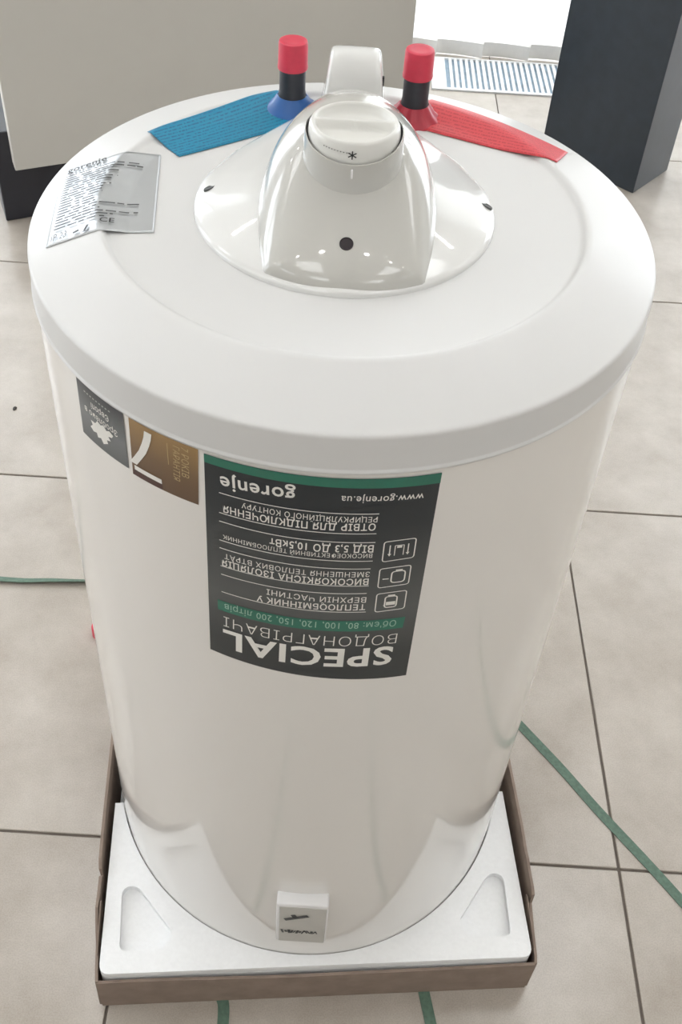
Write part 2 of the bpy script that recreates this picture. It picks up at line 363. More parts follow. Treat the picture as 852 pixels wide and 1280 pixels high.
# the base plate of the thermostat cover with its two low side wings
arc = [(0.110*math.sin(R(t)), 0.002-0.110*math.cos(R(t))) for t in range(-108, 109, 4)]
outline = arc+[(0.088, 0.072), (0.066, 0.104), (0.044, 0.134), (0.034, 0.158), (0.0, 0.162), (-0.034, 0.158), (-0.044, 0.134), (-0.066, 0.104), (-0.088, 0.072)]
rings = [(1.0, 0.0), (0.998, 0.0020), (0.99, 0.0034), (0.96, 0.0050), (0.85, 0.0085), (0.7, 0.0135), (0.55, 0.019), (0.3, 0.024)]
V, F = [], []; n = len(outline)
for k, h in rings: V += [(p[0]*k, p[1]*k, Z0+h) for p in outline]
for q in range(len(rings)-1):
    for i in range(n): F.append((q*n+i, q*n+(i+1) % n, (q+1)*n+(i+1) % n, (q+1)*n+i))
V.append((0, 0, Z0+0.024)); F += [((len(rings)-1)*n+i, (len(rings)-1)*n+(i+1) % n, len(V)-1) for i in range(n)]
base = obj('cover_base', V, F, M['cover'], heater, smooth=True); split_smooth(base, 50)
for sx, y, rz in ((-0.1000, 0.0075, -38), (0.1040, 0.0085, 38)):      # screw recesses on the wings
    s = lathe('screw', [(0.0, 0.0008), (0.0042, 0.0008), (0.0046, 0.0010), (0.0048, 0.0006), (0.0048, -0.002)], M['screw'], base, n=20)
    s.location = (sx, y, Z0+interp(abs(sx)/0.110, [(0.7, 0.0135), (0.85, 0.0085), (0.96, 0.0050), (0.99, 0.0034)])-0.0004); s.rotation_euler = (0, R(16 if sx > 0 else -16), R(rz)); s.scale = (0.55, 1.1, 1)
# hood over the thermostat
HP = [(-0.106, 0.0), (-0.103, 0.0065), (-0.097, 0.0135), (-0.083, 0.0240), (-0.052, 0.0425), (-0.020, 0.0605), (0.005, 0.0690), (0.035, 0.0700), (0.060, 0.0640), (0.085, 0.0530), (0.104, 0.0380), (0.112, 0.0)]
HW = [(-0.0924, 0.0545), (-0.06, 0.0610), (-0.03, 0.0640), (0.0, 0.0640), (0.03, 0.0600), (0.06, 0.0510), (0.085, 0.0410), (0.104, 0.0320), (0.112, 0.0)]
def hood_w(y):
    c = 0.107**2-(y-0.001)**2
    w_ = smooth_interp(y, HW)
    return max(0.0, min(w_, math.sqrt(max(c, 0)))) if y < -0.06 else max(0.0, w_)
def hood_z(x, y):
    wv = max(hood_w(y), 1e-5); s = min(1, abs(x)/wv); t = min(1, max(0, (y+0.09)/0.16)); n_ = 2.5*(1-t)+2.1*t
    return Z0+smooth_interp(y, HP)*max(0, 1-s**n_)**(1/2.3)
V, F = [], []; NY, NX = 80, 56
ylist = [-0.1058+(0.2176)*(0.5-0.5*math.cos(math.pi*k/NY)) for k in range(NY+1)]
for y in ylist:
    wv = hood_w(y)
    for i in range(NX+1):
        x = wv*math.sin(math.pi/2*(2*i/NX-1)); V.append((x+0.002, y, hood_z(x, y)))
for j in range(NY):
    for i in range(NX): q = j*(NX+1)+i; F.append((q, q+1, q+NX+2, q+NX+1))
hood = obj('cover_hood', V, F, M['hood'], heater, smooth=True)
# indicator hole on the front slope
hx, hy = 0.0025, -0.0815
e = 0.001; nrm = Vector((-(hood_z(hx-0.002+e, hy)-hood_z(hx-0.002-e, hy))/(2*e), -(hood_z(hx-0.002, hy+e)-hood_z(hx-0.002, hy-e))/(2*e), 1)).normalized()
s = lathe('indicator_hole', [(0.0, 0.0003), (0.0040, 0.0003), (0.0044, 0.0008), (0.0047, 0.0005), (0.0047, -0.001)], M['hole'], hood, n=28)
s.location = (hx, hy, hood_z(hx-0.002, hy)); s.rotation_euler = nrm.to_track_quat('Z', 'Y').to_euler()
# knob housing, gap and knob
KX, KY = 0.0032, -0.0145
def tilt_rim(o):
    for v in o.data.vertices:
        if v.co.z > 0.915: v.co.z += 0.27*min(v.co.y-KY, 0.003)
tilt_rim(lathe('knob_housing', [(0.0372, Z0+0.01), (0.0366, 0.893), (0.0350, 0.9120), (0.0338, 0.9330), (0.0336, 0.9344), (0.0330, 0.9346), (0.0330, 0.9300)], M['hood'], heater, n=72, cx=KX, cy=KY, sharp=50))
tilt_rim(lathe('knob_gap', [(0.0300, 0.9325), (0.0331, 0.9325), (0.0331, 0.9300)], M['dark'], heater, n=64, cx=KX, cy=KY))
V, F = [], []; n = 72
prof = [(0.0312, 0.9150), (0.0316, 0.9180), (0.0315, 0.9330), (0.0308, 0.9378), (0.0298, 0.9396), (0.0284, 0.9402)]
for r, z in prof:
    for k in range(n): V.append((KX+r*math.cos(2*math.pi*k/n), KY+r*math.sin(2*math.pi*k/n), z))
radii = [0.0276, 0.0268, 0.0255, 0.023, 0.020, 0.017, 0.014, 0.011, 0.008, 0.0055, 0.0035, 0.0015]
def dish(x, y):                                # two finger scoops beside a grip bar
    r = math.hypot(x, y); d = abs(y-0.002)
    edge = min(1, max(0, (0.0280-r)/0.0035)); edge = edge*edge*(3-2*edge)
    bar = min(1, max(0, (d-0.0012)/0.0034)); bar = bar*bar*(3-2*bar)
    return -0.0068*edge*bar*(0.75+0.25*min(1, d/0.012))
for r in radii:
    for k in range(n):
        x, y = r*math.cos(2*math.pi*k/n), r*math.sin(2*math.pi*k/n); V.append((KX+x, KY+y, 0.9402+dish(x, y)))
V.append((KX, KY, 0.9402+dish(0, 0)))
nr = len(prof)+len(radii)
for q in range(nr-1):
    for k in range(n): F.append((q*n+k, q*n+(k+1) % n, (q+1)*n+(k+1) % n, (q+1)*n+k))
F += [((nr-1)*n+k, (nr-1)*n+(k+1) % n, len(V)-1) for k in range(n)]
knob = obj('knob', V, F, M['knob'], heater, smooth=True)
ks = Print(lambda a, z: (KX+0.03175*math.sin(a/0.0316), KY-0.03175*math.cos(a/0.0316), z))
for t in (0, 60, 120):
    c, d = 0.0031*math.cos(R(t+30)), 0.0031*math.sin(R(t+30)); ks.line((-0.0005-c, 0.9318-d), (-0.0005+c, 0.9318+d), 0.0008)
for k in range(9): ks.line((-0.0045-k*0.0021, 0.9332+k*0.00012), (-0.0045-k*0.0021+0.0007, 0.9332+k*0.00012), 0.0007)
ks.build('frost_mark', M['ink'], knob)
box('pointer_tick', KX-0.0007, KX+0.0007, KY-0.0350, KY-0.0335, 0.9160, 0.9228, M['badge'], heater, 0.0003, 1)
# cable outlet hump behind the hood
V, F = [], []
sec = [(0.100, 0.0), (0.103, 0.45), (0.112, 0.86), (0.124, 1.0), (0.142, 0.98), (0.154, 0.82), (0.160, 0.4), (0.162, 0.0)]
for y, h in sec:
    top = 0.0655*h
    for i in range(13):
        t = -1+2*i/12; xw = 0.0290-0.0045*h; x = xw*math.copysign(abs(t)**0.75, t) if abs(t) < 1 else xw*t
        zf = (1-abs(t)**7)**(1/5) if abs(t) < 1 else 0
        V.append((0.0015+x*(1+0.06*(1-zf)), y, Z0+top*zf))
for j in range(len(sec)-1):
    for i in range(12): q = j*13+i; F.append((q, q+1, q+14, q+13))
hump = obj('cable_outlet', V, F, M['cover'], heater, smooth=True)
sb = hump.modifiers.new('smooth', 'SUBSURF'); sb.levels = 2; sb.render_levels = 2
box('outlet_slot', 0.0225, 0.0250, 0.122, 0.125, 0.900, 0.908, M['dark'], hump, 0.0003, 1)
# pipes with caps, collars and tags
def bridge_z(x, y):
    r = math.hypot(x, y)
    if r > 0.1770: return interp(r, lid_tab)
    if r > 0.157: return 0.8674-(0.8674-0.8636)*((0.1770-r)/0.020)**1.2
    return interp(r, lid_tab)+0.0001
def drape(name, quad, material, off=0.0007, nu=40, nv=10, bridge=None):
    A, B, Cc, D = [Vector(q) for q in quad]; V, F, UV = [], [], []
    for j in range(nv+1):
        for i in range(nu+1):
            u, v = i/nu, j/nv; p = (A*(1-u)+B*u)*(1-v)+(D*(1-u)+Cc*u)*v
            z = bridge_z(p.x, p.y)
            V.append((p.x, p.y, z+off)); UV.append((u, v))
    for j in range(nv):
        for i in range(nu): q = j*(nu+1)+i; F.append((q, q+1, q+nu+2, q+nu+1))
    if (B-A).x*(D-A).y-(B-A).y*(D-A).x < 0: F = [f[::-1] for f in F]
    o = obj(name, V, F, material, heater, smooth=True)
    l = o.data.uv_layers.new(name='tag')
    for lp in o.data.loops: l.data[lp.index].uv = UV[lp.vertex_index]
    sm = o.modifiers.new('thickness', 'SOLIDIFY'); sm.thickness = 0.0004; sm.offset = -1
    return o
for nm, px, py, colm, tagm, quad, facets in (
        ('blue', -0.0492, 0.1500, M['blue'], M['bluetag'], ((-0.0640, 0.1760), (-0.1592, 0.0865), (-0.1300, 0.0575), (-0.0400, 0.1250)), 48),
        ('red', 0.0525, 0.1480, M['redcol'], M['redtag'], ((0.0690, 0.1810), (0.1790, 0.1145), (0.1640, 0.0790), (0.0440, 0.1330)), 11)):
    pipe = lathe('pipe', [(0.0, 0.861), (0.0112, 0.861), (0.0112, 0.878), (0.0108, 0.879), (0.0108, 0.9020), (0.0, 0.9020)], M['pipe'], heater, n=40, cx=px, cy=py)
    pipe['label'] = 'black threaded pipe stub beside the %s tag' % nm
    lathe('cap', [(0.0114, 0.8982), (0.0123, 0.8984), (0.0125, 0.9000), (0.0121, 0.9020), (0.0119, 0.9190), (0.0113, 0.9212), (0.0098, 0.9218), (0.0070, 0.9214), (0.0, 0.9214)], M['redcap'], pipe, n=44, cx=px, cy=py, sharp=50)
    rows = [(0.0248, 0.8612), (0.0252, 0.8620), (0.0235, 0.8632), (0.0170, 0.8680), (0.0128, 0.8742), (0.0118, 0.8750)]
    V, F = [], []; n = 66
    for r, z in rows:
        for k in range(n):
            a = 2*math.pi*k/n; rr = r
            if facets < 20 and r > 0.0125: rr = r*(1+0.045*math.cos(a*facets))
            V.append((px+rr*math.cos(a), py+rr*math.sin(a), z))
    for q in range(len(rows)-1):
        for k in range(n): F.append((q*n+k, q*n+(k+1) % n, (q+1)*n+(k+1) % n, (q+1)*n+k))
    col = obj('collar', V, F, colm, heater, smooth=True); col['label'] = '%s flared plastic collar' % nm
    t = drape('tag', quad, tagm, 0.0009, 50, 12); t['label'] = '%s tag with rows of tiny print' % nm

# rating label on the lid
LA, LB, LC, LD = Vector((-0.2165, 0.0420)), Vector((-0.1440, 0.0575)), Vector((-0.1320, -0.0480)), Vector((-0.2045, -0.0640))
rating = drape('rating_label', (LA, LB, LC, LD), M['silver'], 0.0007, 40, 40, bridge_z)
rating['label'] = 'silver film rating label with black print'
def on_rating(u, v):
    p = (LA*(1-u)+LB*u)*(1-v)+(LD*(1-u)+LC*u)*v; return (p.x, p.y, bridge_z(p.x, p.y)+0.0019)
class RatingPrint(Print):
    pass
LW, LHt = (LB-LA).length, (LD-LA).length
def rp_fn(x, y): return on_rating(x/LW, 1-y/LHt)          # metres from the lower left corner of the label
rp = Print(rp_fn)
rp.text('gorenje', (0.004, LHt*0.905), (0.034, LHt*0.925), 0.0078, 0.026)
rp.build('lettering', M['ink'], rating)
rp = Print(rp_fn); rp.text('CE', (0.0365, LHt*0.085), (0.0465, LHt*0.085), 0.0055, 0.010); rp.build('conformity_mark', M['ink'], rating)
gp = Print(rp_fn)
gp.text('IP 23', (0.003, LHt*0.030), (0.0135, LHt*0.030), 0.0075)
gp.line((0.0185, LHt*0.045), (0.0225, LHt*0.055), 0.0022); gp.line((0.0265, LHt*0.025), (0.0285, LHt*0.085), 0.0018); gp.line((0.0250, LHt*0.02), (0.0300, LHt*0.02), 0.0007)
rnd = random.Random(3)
for k in range(21):                                       # rows of print too small to read
    y = LHt*(0.845-0.0345*k); x = 0.0035; end = 0.026+rnd.random()*0.020
    if 7 <= k <= 12: end = 0.030+rnd.random()*0.012
    if k in (0, 1): end = 0.062
    if k in (15, 18): end = 0.062
    while x < end:
        l = 0.003+rnd.random()*0.010; gp.line((x, y), (min(x+l, end), y), 0.0015, 6); x += l+0.0010+rnd.random()*0.0022
gp.build('fine_print', M['greyink'], rating)['kind'] = 'stuff'

# labels on the tank: (angle in degrees from the front, height)
LR = TR+0.0004
def on_tank(r): return lambda s, z: (r*math.sin(s/TR), -r*math.cos(s/TR), z)
def S(a): return R(a)*TR
def P(a, z): return (S(a), z)
def wrap_label(name, tl, tr, br, bl, material, r=LR, nu=24, nv=10):
    V, F = [], []
    for j in range(nv+1):
        for i in range(nu+1):
            u, v = i/nu, j/nv
            a = (tl[0]*(1-u)+tr[0]*u)*(1-v)+(bl[0]*(1-u)+br[0]*u)*v; z = (tl[1]*(1-u)+tr[1]*u)*(1-v)+(bl[1]*(1-u)+br[1]*u)*v
            V.append((r*math.sin(R(a)), -r*math.cos(R(a)), z))
    for j in range(nv):
        for i in range(nu): q = j*(nu+1)+i; F.append((q, q+nu+1, q+nu+2, q+1))
    return obj(name, V, F, material, heater, smooth=True)
TXT = on_tank(LR+0.0004); MID = on_tank(LR+0.0002)
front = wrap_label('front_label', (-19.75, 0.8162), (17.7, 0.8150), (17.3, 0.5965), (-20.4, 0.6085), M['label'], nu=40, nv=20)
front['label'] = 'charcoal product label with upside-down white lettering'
for q in ([(-19.75, 0.8090), (17.7, 0.8062), (17.7, 0.8150), (-19.75, 0.8162)], [(-18.4, 0.6620), (15.1, 0.6592), (15.3, 0.6718), (-18.4, 0.6734)]):
    gpn = Print(MID); gpn.quad(*[P(*k) for k in q], 30); gpn.build('green_band', M['green'], front)
for s, a0, z0, a1, z1, cap, bold, nm, ink in (
        ('gorenje', -4.87, 0.8029, -17.14, 0.8010, 0.0118, 0.016, 'heading', 'white_ink'),
        ('www.gorenje.ua', 15.27, 0.7992, 2.23, 0.8005, 0.0064, 0.004, 'text_line', 'white_ink'),
        ('ОТВІР ДЛЯ ПІДКЛЮЧЕННЯ', 8.07, 0.7747, -16.69, 0.7747, 0.0062, 0.016, 'heading', 'white_ink'),
        ('РЕЦИРКУЛЯЦІЙНОГО КОНТУРУ', 8.24, 0.7810, -13.53, 0.7820, 0.0048, 0.004, 'text_line', 'white_ink'),
        ('ВІД 5,3 ДО 10,5кВт', 8.13, 0.7536, -8.88, 0.7537, 0.0068, 0.016, 'heading', 'white_ink'),
        ('ВИСОКОЕФЕКТИВНИЙ ТЕПЛООБМІННИК', 8.04, 0.7452, -16.91, 0.7457, 0.0040, 0.004, 'text_line', 'white_ink'),
        ('ВИСОКОЯКІСНА ІЗОЛЯЦІЯ', 7.91, 0.7192, -17.24, 0.7198, 0.0062, 0.016, 'heading', 'white_ink'),
        ('ЗМЕНШЕННЯ ТЕПЛОВИХ ВТРАТ', 7.98, 0.7264, -16.76, 0.7267, 0.0050, 0.004, 'text_line', 'white_ink'),
        ('ТЕПЛООБМІННИК У', 7.83, 0.6913, -11.06, 0.6911, 0.0060, 0.016, 'heading', 'white_ink'),
        ('ВЕРХНІЙ ЧАСТИНІ', 7.85, 0.6991, -9.31, 0.7001, 0.0056, 0.004, 'text_line', 'white_ink'),
        ("Об'єм: 80, 100, 120, 150, 200 літрів", 13.74, 0.6699, -17.07, 0.6715, 0.0068, 0.0, 'text_line', 'mint_ink'),
        ('ВОДОНАГРІВАЧІ', 14.31, 0.6535, -17.34, 0.6563, 0.0112, -0.016, 'heading', 'white_ink'),
        ('SPECIAL', 13.91, 0.6382, -17.55, 0.6400, 0.0212, 0.024, 'heading', 'white_ink')):
    pt = Print(TXT); pt.text(s, P(a0, z0), P(a1, z1), cap, bold); pt.build(nm, M[ink], front)
for (a0, z0), (a1, z1) in (((-17.35, 0.7855), (8.4, 0.7837)), ((-17.45, 0.7666), (8.3, 0.7648)), ((-17.5, 0.7583), (8.3, 0.7562)), ((-17.6, 0.7394), (8.2, 0.7375)),
                           ((-17.6, 0.7313), (8.0, 0.7295)), ((-17.55, 0.7126), (8.0, 0.7114)), ((-17.5, 0.7036), (7.8, 0.7033)), ((-17.55, 0.6842), (8.0, 0.6825))):
    pt = Print(TXT); pt.line(P(a0, z0), P(a1, z1), 0.0007, 30); pt.build('rule', M['white_ink'], front)
light = None
def icon(corners):
    global light
    if light: light.build('icon', M['white_ink'], front)
    light = Print(TXT); pts = [P(*c) for c in corners]; light.path(round_poly(pts, 0.0022, 4), 0.0008, True)
    (x0, z1), (x1, _), (_, z0) = pts[0], pts[1], pts[2]
    return lambda u, v: (x0+(x1-x0)*u, z0+(z1-z0)*v)       # u from the icon's left, v from its bottom
q = icon([(9.6, 0.7018), (14.8, 0.7025), (14.8, 0.6823), (9.6, 0.6816)])
light.path(round_poly([q(.30, .18), q(.70, .18), q(.70, .80), q(.30, .80)], 0.0022, 4), 0.0010, True); light.path([q(.38, .86), q(.62, .86)], 0.0012)
light.quad(q(.34, .30), q(.66, .30), q(.66, .50), q(.34, .50)); light.path([q(.26, .30), q(.32, .36)], 0.0007)
q = icon([(9.6, 0.7286), (14.9, 0.7295), (14.9, 0.7095), (9.6, 0.7084)])
light.path(round_poly([q(.40, .18), q(.84, .18), q(.84, .80), q(.40, .80)], 0.0028, 4), 0.0010, True); light.path([q(.52, .86), q(.74, .86)], 0.0012); light.path([q(.12, .42), q(.32, .42)], 0.0010)
q = icon([(9.8, 0.7560), (15.1, 0.7568), (15.1, 0.7373), (9.8, 0.7359)])
for u in (.20, .78):
    light.path([q(u, .80), q(u, .28)], 0.0008); light.poly([q(u-.06, .34), q(u, .20), q(u+.06, .34)])
light.path([q(.36, .22), q(.36, .76), q(.64, .76), q(.64, .22)], 0.0006); light.path([q(.42, .68), q(.58, .68)], 0.0022)
light.build('icon', M['white_ink'], front)
warranty = wrap_label('warranty_label', (-34.2, 0.8178), (-20.75, 0.8178), (-21.2, 0.7665), (-34.6, 0.7655), M['brown'])
warranty['label'] = 'small gold-brown warranty label with a big white seven'
wp = Print(TXT); wp.line(P(-33.9, 0.7740), P(-28.1, 0.7740), 0.0042, 8)
pts = [(-34.05, 0.7775), (-32.9, 0.7850), (-31.75, 0.7930), (-30.95, 0.8010), (-30.4, 0.8080), (-30.15, 0.8140)]
for (a, z), (a2, z2) in zip(pts, pts[1:]): wp.quad(P(a-0.75, z), P(a2-0.75, z2), P(a2+0.75, z2), P(a+0.75, z))
wp.build('white_seven', M['white_ink'], warranty)
mp_ = Print(MID); mp_.quad(P(-34.55, 0.7660), P(-28.1, 0.7662), P(-28.1, 0.7722), P(-34.1, 0.7722), 6); mp_.build('maroon_bar', M['maroon'], warranty)
gp = Print(TXT)
gp.text('7 РОКІВ', P(-23.75, 0.8150), P(-23.95, 0.7885), 0.0050); gp.build('text_line', M['gold_ink'], warranty); gp = Print(TXT); gp.text('ГАРАНТІЯ', P(-25.3, 0.8135), P(-25.6, 0.7825), 0.0046); gp.build('text_line', M['gold_ink'], warranty)
gp = Print(TXT); gp.line(P(-26.4, 0.8130), P(-26.4, 0.7940), 0.0005, 2); gp.build('rule', M['gold_ink'], warranty)
europe = wrap_label('europe_label', (-47.9, 0.8178), (-35.4, 0.8180), (-35.5, 0.7680), (-48.3, 0.7660), M['slate'])
europe['label'] = 'small slate grey label with a white map shape'
ep = Print(TXT)
ep.text('Зроблено в', P(-37.3, 0.7978), P(-46.1, 0.7979), 0.0052, 0.008); ep.build('text_line', M['white_ink'], europe); ep = Print(TXT); ep.text('Європі', P(-39.2, 0.8063), P(-43.9, 0.8063), 0.0052, 0.008); ep.build('text_line', M['white_ink'], europe); ep = Print(TXT)
blob = [(-45.0, 0.7815), (-44.2, 0.7850), (-44.6, 0.7885), (-43.3, 0.7890), (-42.6, 0.7930), (-41.7, 0.7915), (-41.0, 0.7935), (-40.2, 0.7905), (-39.4, 0.7925), (-38.5, 0.7905), (-38.9, 0.7875), (-39.9, 0.7862), (-39.3, 0.7832), (-40.4, 0.7815), (-40.2, 0.7785), (-41.5, 0.7748), (-42.1, 0.7785), (-43.0, 0.7768), (-43.2, 0.7805), (-44.2, 0.7790)]
ep.poly([P(*b) for b in blob]); ep.build('white_map', M['white_ink'], europe)
fp = Print(TXT)
for k in range(9): fp.line(P(-45.6+k*0.82, 0.8118), P(-45.6+k*0.82+0.45, 0.8118), 0.0011)
fp.build('small_print', M['pale_ink'], europe)['kind'] = 'stuff'

# thick badge near the foot of the tank
bd = bmesh.new(); bm_box(bd, -0.0235, 0.0275, -0.2385, -0.2235, 0.1380, 0.2265, 0.0022, 3)
badge = from_bm('badge', bd, M['badge'], heater, smooth=True); split_smooth(badge, 40); badge['label'] = 'white raised badge with a grey face'
box('badge_face', -0.0205, 0.0258, -0.2390, -0.2380, 0.1395, 0.2215, M['badgeface'], badge, 0.0004, 1)
bp = Print(lambda x, z: (x, -0.2393, z))
bq = Print(lambda x, z: (x, -0.2393, z)); bq.line((-0.0150, 0.1930), (0.0080, 0.2040), 0.0055); bq.line((-0.0080, 0.2010), (-0.0035, 0.2030), 0.0070); bq.build('badge_emblem', M['greyink'], badge)
rnd = random.Random(5); x = -0.0180
while x < 0.0180:
    l = 0.0012+rnd.random()*0.0016; bp.line((x, 0.1650), (x+l, 0.1650+rnd.uniform(-.001, .001)), 0.0045+rnd.random()*0.0045); x += l+0.0004+rnd.random()*0.0008
bp.build('badge_print', M['greyink'], badge)['kind'] = 'stuff'

# ------------------------------------------------------------------ foam cushion and cardboard tray (turned a little)
TY = R(5.6)
foam = thing('foam_cushion', 'white polystyrene cushion with corner pockets under the water heater', 'foam packaging', rz=TY)
def half_outline(sgn, hr=0.2277):
    t0 = math.acos(0.05/hr)
    pts = [(-0.2315, -0.05)]+round_poly([(-0.2315, -0.05), (-0.2315, -0.2385), (0.2315, -0.2385), (0.2315, -0.05)], [0, 0.011, 0.011, 0])[1:-1]+[(0.2315, -0.05)]
    pts += [(hr*math.sin(t0*(1-2*k/60)), -hr*math.cos(t0*(1-2*k/60))) for k in range(61)]
    return [(x, y*sgn) for x, y in pts]
def pocket(sx, sgn):
    pts = [(-0.2150, -0.1490), (-0.1985, -0.1470), (-0.1560, -0.1990), (-0.1640, -0.2150), (-0.2120, -0.2165)]
    pts = round_poly(pts, [0.010, 0.009, 0.008, 0.008, 0.008], 4); return [(x*sx, y*sgn) for x, y in pts]
def foam_layer(name, z0, z1, sgn, holes):
    o = prism(name, half_outline(sgn), z0, z1, M['foam'], foam, holes=[pocket(1, sgn), pocket(-1, sgn)] if holes else [])
    return o
bm = bmesh.new(); tmp = bpy.data.meshes.new('t')
for z0, z1, holes in ((0.030, 0.0665, False), (0.0665, 0.0750, True)):
    for sgn in (1, -1):
        b2 = prism(None, half_outline(sgn), z0, z1, None, holes=[pocket(1, sgn), pocket(-1, sgn)] if holes else [])
        b2.to_mesh(tmp); b2.free(); bm.from_mesh(tmp)
from_bm('corner_blocks', bm, M['foam'], foam)
fo = bpy.context.scene.objects['corner_blocks']; bv = fo.modifiers.new('soft_edges', 'BEVEL'); bv.width = 0.0012; bv.segments = 2; bv.limit_method = 'ANGLE'; bv.angle_limit = R(50)
prism('base', round_poly([(-0.2315, -0.2385), (0.2315, -0.2385), (0.2315, 0.2385), (-0.2315, 0.2385)], 0.011), 0.0045, 0.030, M['foam'], foam)

tray = thing('cardboard_tray', 'brown cardboard tray with torn side flaps around the white foam', 'cardboard tray', rz=TY)
box('tray_floor', -0.2335, 0.2335, -0.2410, 0.2410, 0.0008, 0.0040, M['card'], tray)
def wall(name, pts, thick, out):                       # pts: list of (base point, top point) along the wall
    V, F = [], []; n = len(pts); o = Vector(out)*thick
    for b, t in pts:
        b, t = Vector(b), Vector(t); V += [b, t, t+o, b+o]
    for k in range(n-1):
        i, j = 4*k, 4*k+4
        F += [(i, j, j+1, i+1), (i+1, j+1, j+2, i+2), (i+2, j+2, j+3, i+3), (i+3, j+3, j, i)]
    F += [(0, 1, 2, 3), (4*n-1, 4*n-2, 4*n-3, 4*n-4)]
    bm = bmesh.new(); me = bpy.data.meshes.new('t'); me.from_pydata([tuple(v) for v in V], [], F); bm.from_mesh(me)
    return from_bm(name, bm, M['card'], tray)
ZT = 0.0650
wall('front_wall', [((u, -0.2412, 0.0008), (u*1.004, -0.2418-0.0008*math.cos(u*14), ZT+0.0008*math.sin(u*31))) for u in [-0.2335+0.467*k/24 for k in range(25)]], 0.003, (0, -1, 0))
wall('back_wall', [((u, 0.2412, 0.0008), (u*1.004, 0.2440, 0.085)) for u in [-0.2335+0.467*k/12 for k in range(13)]], 0.003, (0, 1, 0))
RT = [(-0.2425, 0.2340, 0.066), (-0.2350, 0.2352, 0.068), (-0.215, 0.2362, 0.070), (-0.190, 0.2385, 0.071), (-0.181, 0.2393, 0.072), (-0.178, 0.2408, 0.086), (-0.170, 0.2410, 0.0885), (-0.150, 0.2410, 0.089), (-0.140, 0.2408, 0.092), (-0.130, 0.2412, 0.089), (-0.10, 0.2418, 0.090), (-0.03, 0.2415, 0.090), (0.10, 0.2415, 0.090), (0.2425, 0.2360, 0.085)]
wall('side_wall', [((0.2338, v, 0.0008), (u, v, z)) for v, u, z in RT], 0.003, (1, 0, 0))
LT = [(-0.2425, 0.2325, 0.066), (-0.232, 0.2335, 0.068), (-0.205, 0.2352, 0.070), (-0.185, 0.2375, 0.075), (-0.172, 0.2382, 0.081), (-0.155, 0.2380, 0.080), (-0.138, 0.2378, 0.080), (-0.1345, 0.2368, 0.075), (-0.131, 0.2385, 0.083), (-0.120, 0.2395, 0.086), (-0.09, 0.2400, 0.086), (-0.02, 0.2400, 0.086), (0.10, 0.2400, 0.086), (0.2425, 0.2360, 0.085)]
wall('side_wall', [((-0.2338, v, 0.0008), (-u, v, z)) for v, u, z in LT], 0.003, (-1, 0, 0))
for sx, v0 in ((1, -0.1785), (-1, -0.168)):              # inner torn flap layers
    wall('torn_flap', [((sx*0.2328, v0+d, 0.0045), (sx*(0.2346+e), v0+d, z)) for d, e, z in ((-0.050, 0, 0.074), (-0.03, 0.0006, 0.078), (-0.012, 0.001, 0.081), (0.0, 0.0012, 0.083), (0.004, 0.0012, 0.079))], 0.0007, (sx, 0, 0))

# ------------------------------------------------------------------ straps and bits on the floor
def strap(name, path, label, w=0.0125):                 # path: (x, y, z, twist)
    V, F = [], []; pts = [Vector(p[:3]) for p in path]
    fine = []
    for i in range(len(path)-1):
        p0 = pts[max(i-1, 0)]; p1 = pts[i]; p2 = pts[i+1]; p3 = pts[min(i+2, len(pts)-1)]
        for k in range(10):
            t = k/10; q = 0.5*((2*p1)+(p2-p0)*t+(2*p0-5*p1+4*p2-p3)*t*t+(3*p1-p0-3*p2+p3)*t**3)
            fine.append((q, path[i][3]*(1-t)+path[i+1][3]*t))
    fine.append((pts[-1], path[-1][3]))
    for i, (q, tw) in enumerate(fine):
        d = (fine[min(i+1, len(fine)-1)][0]-fine[max(i-1, 0)][0]).normalized(); side = d.cross(Vector((0, 0, 1))).normalized(); upv = side.cross(d)
        s = side*math.cos(R(tw))+upv*math.sin(R(tw)); nn = s.cross(d).normalized()*0.0004
        lift = Vector((0, 0, abs(math.sin(R(tw)))*w/2+0.0008))
        for a, b in ((-1, -1), (1, -1), (1, 1), (-1, 1)): V.append(q+lift+s*w/2*a+nn*b)
    for i in range(len(fine)-1):
        for k in range(4): F.append((4*i+k, 4*i+(k+1) % 4, 4*i+4+(k+1) % 4, 4*i+4+k))
    F += [(3, 2, 1, 0), (4*len(fine)-4, 4*len(fine)-3, 4*len(fine)-2, 4*len(fine)-1)]
    bm = bmesh.new(); me = bpy.data.meshes.new('t'); me.from_pydata([tuple(v) for v in V], [], F); bm.from_mesh(me)
    return tag(from_bm(name, bm, M['strap'], None), label, 'strap', 'green packing straps on the floor')
strap('packing_strap', [(0.62, -0.34, 0, 0), (0.455, -0.113, 0, 0), (0.372, -0.0075, 0, 0), (0.3285, 0.051, 0, 0), (0.280, 0.111, 0, 0), (0.262, 0.135, 0, 0), (0.258, 0.20, 0, 0), (0.27, 0.30, 0, 0)],
      'long green plastic strap crossing the floor tiles diagonally beside the heater')
strap('packing_strap', [(-0.24, 0.312, 0, -41), (-0.30, 0.3055, 0, -41), (-0.355, 0.3015, 0, -40), (-0.40, 0.2995, 0, -30), (-0.476, 0.2965, 0, -22), (-0.70, 0.31, 0, -5)],
      'thin green strap lying twisted on its edge, running toward the podium side')
strap('packing_strap', [(-0.0760, -0.60, 0, 0), (-0.0755, -0.40, 0, 0), (-0.0760, -0.276, 0, 0), (-0.0803, -0.2505, 0, 0)], 'green strap end emerging below the front of the tray, under the raised badge')
strap('packing_strap', [(0.24, -0.62, 0, 0), (0.180, -0.40, 0, 0), (0.1500, -0.263, 0, 0), (0.1420, -0.2260, 0, 0)], 'green strap end emerging below the front of the tray, nearer its torn corner')
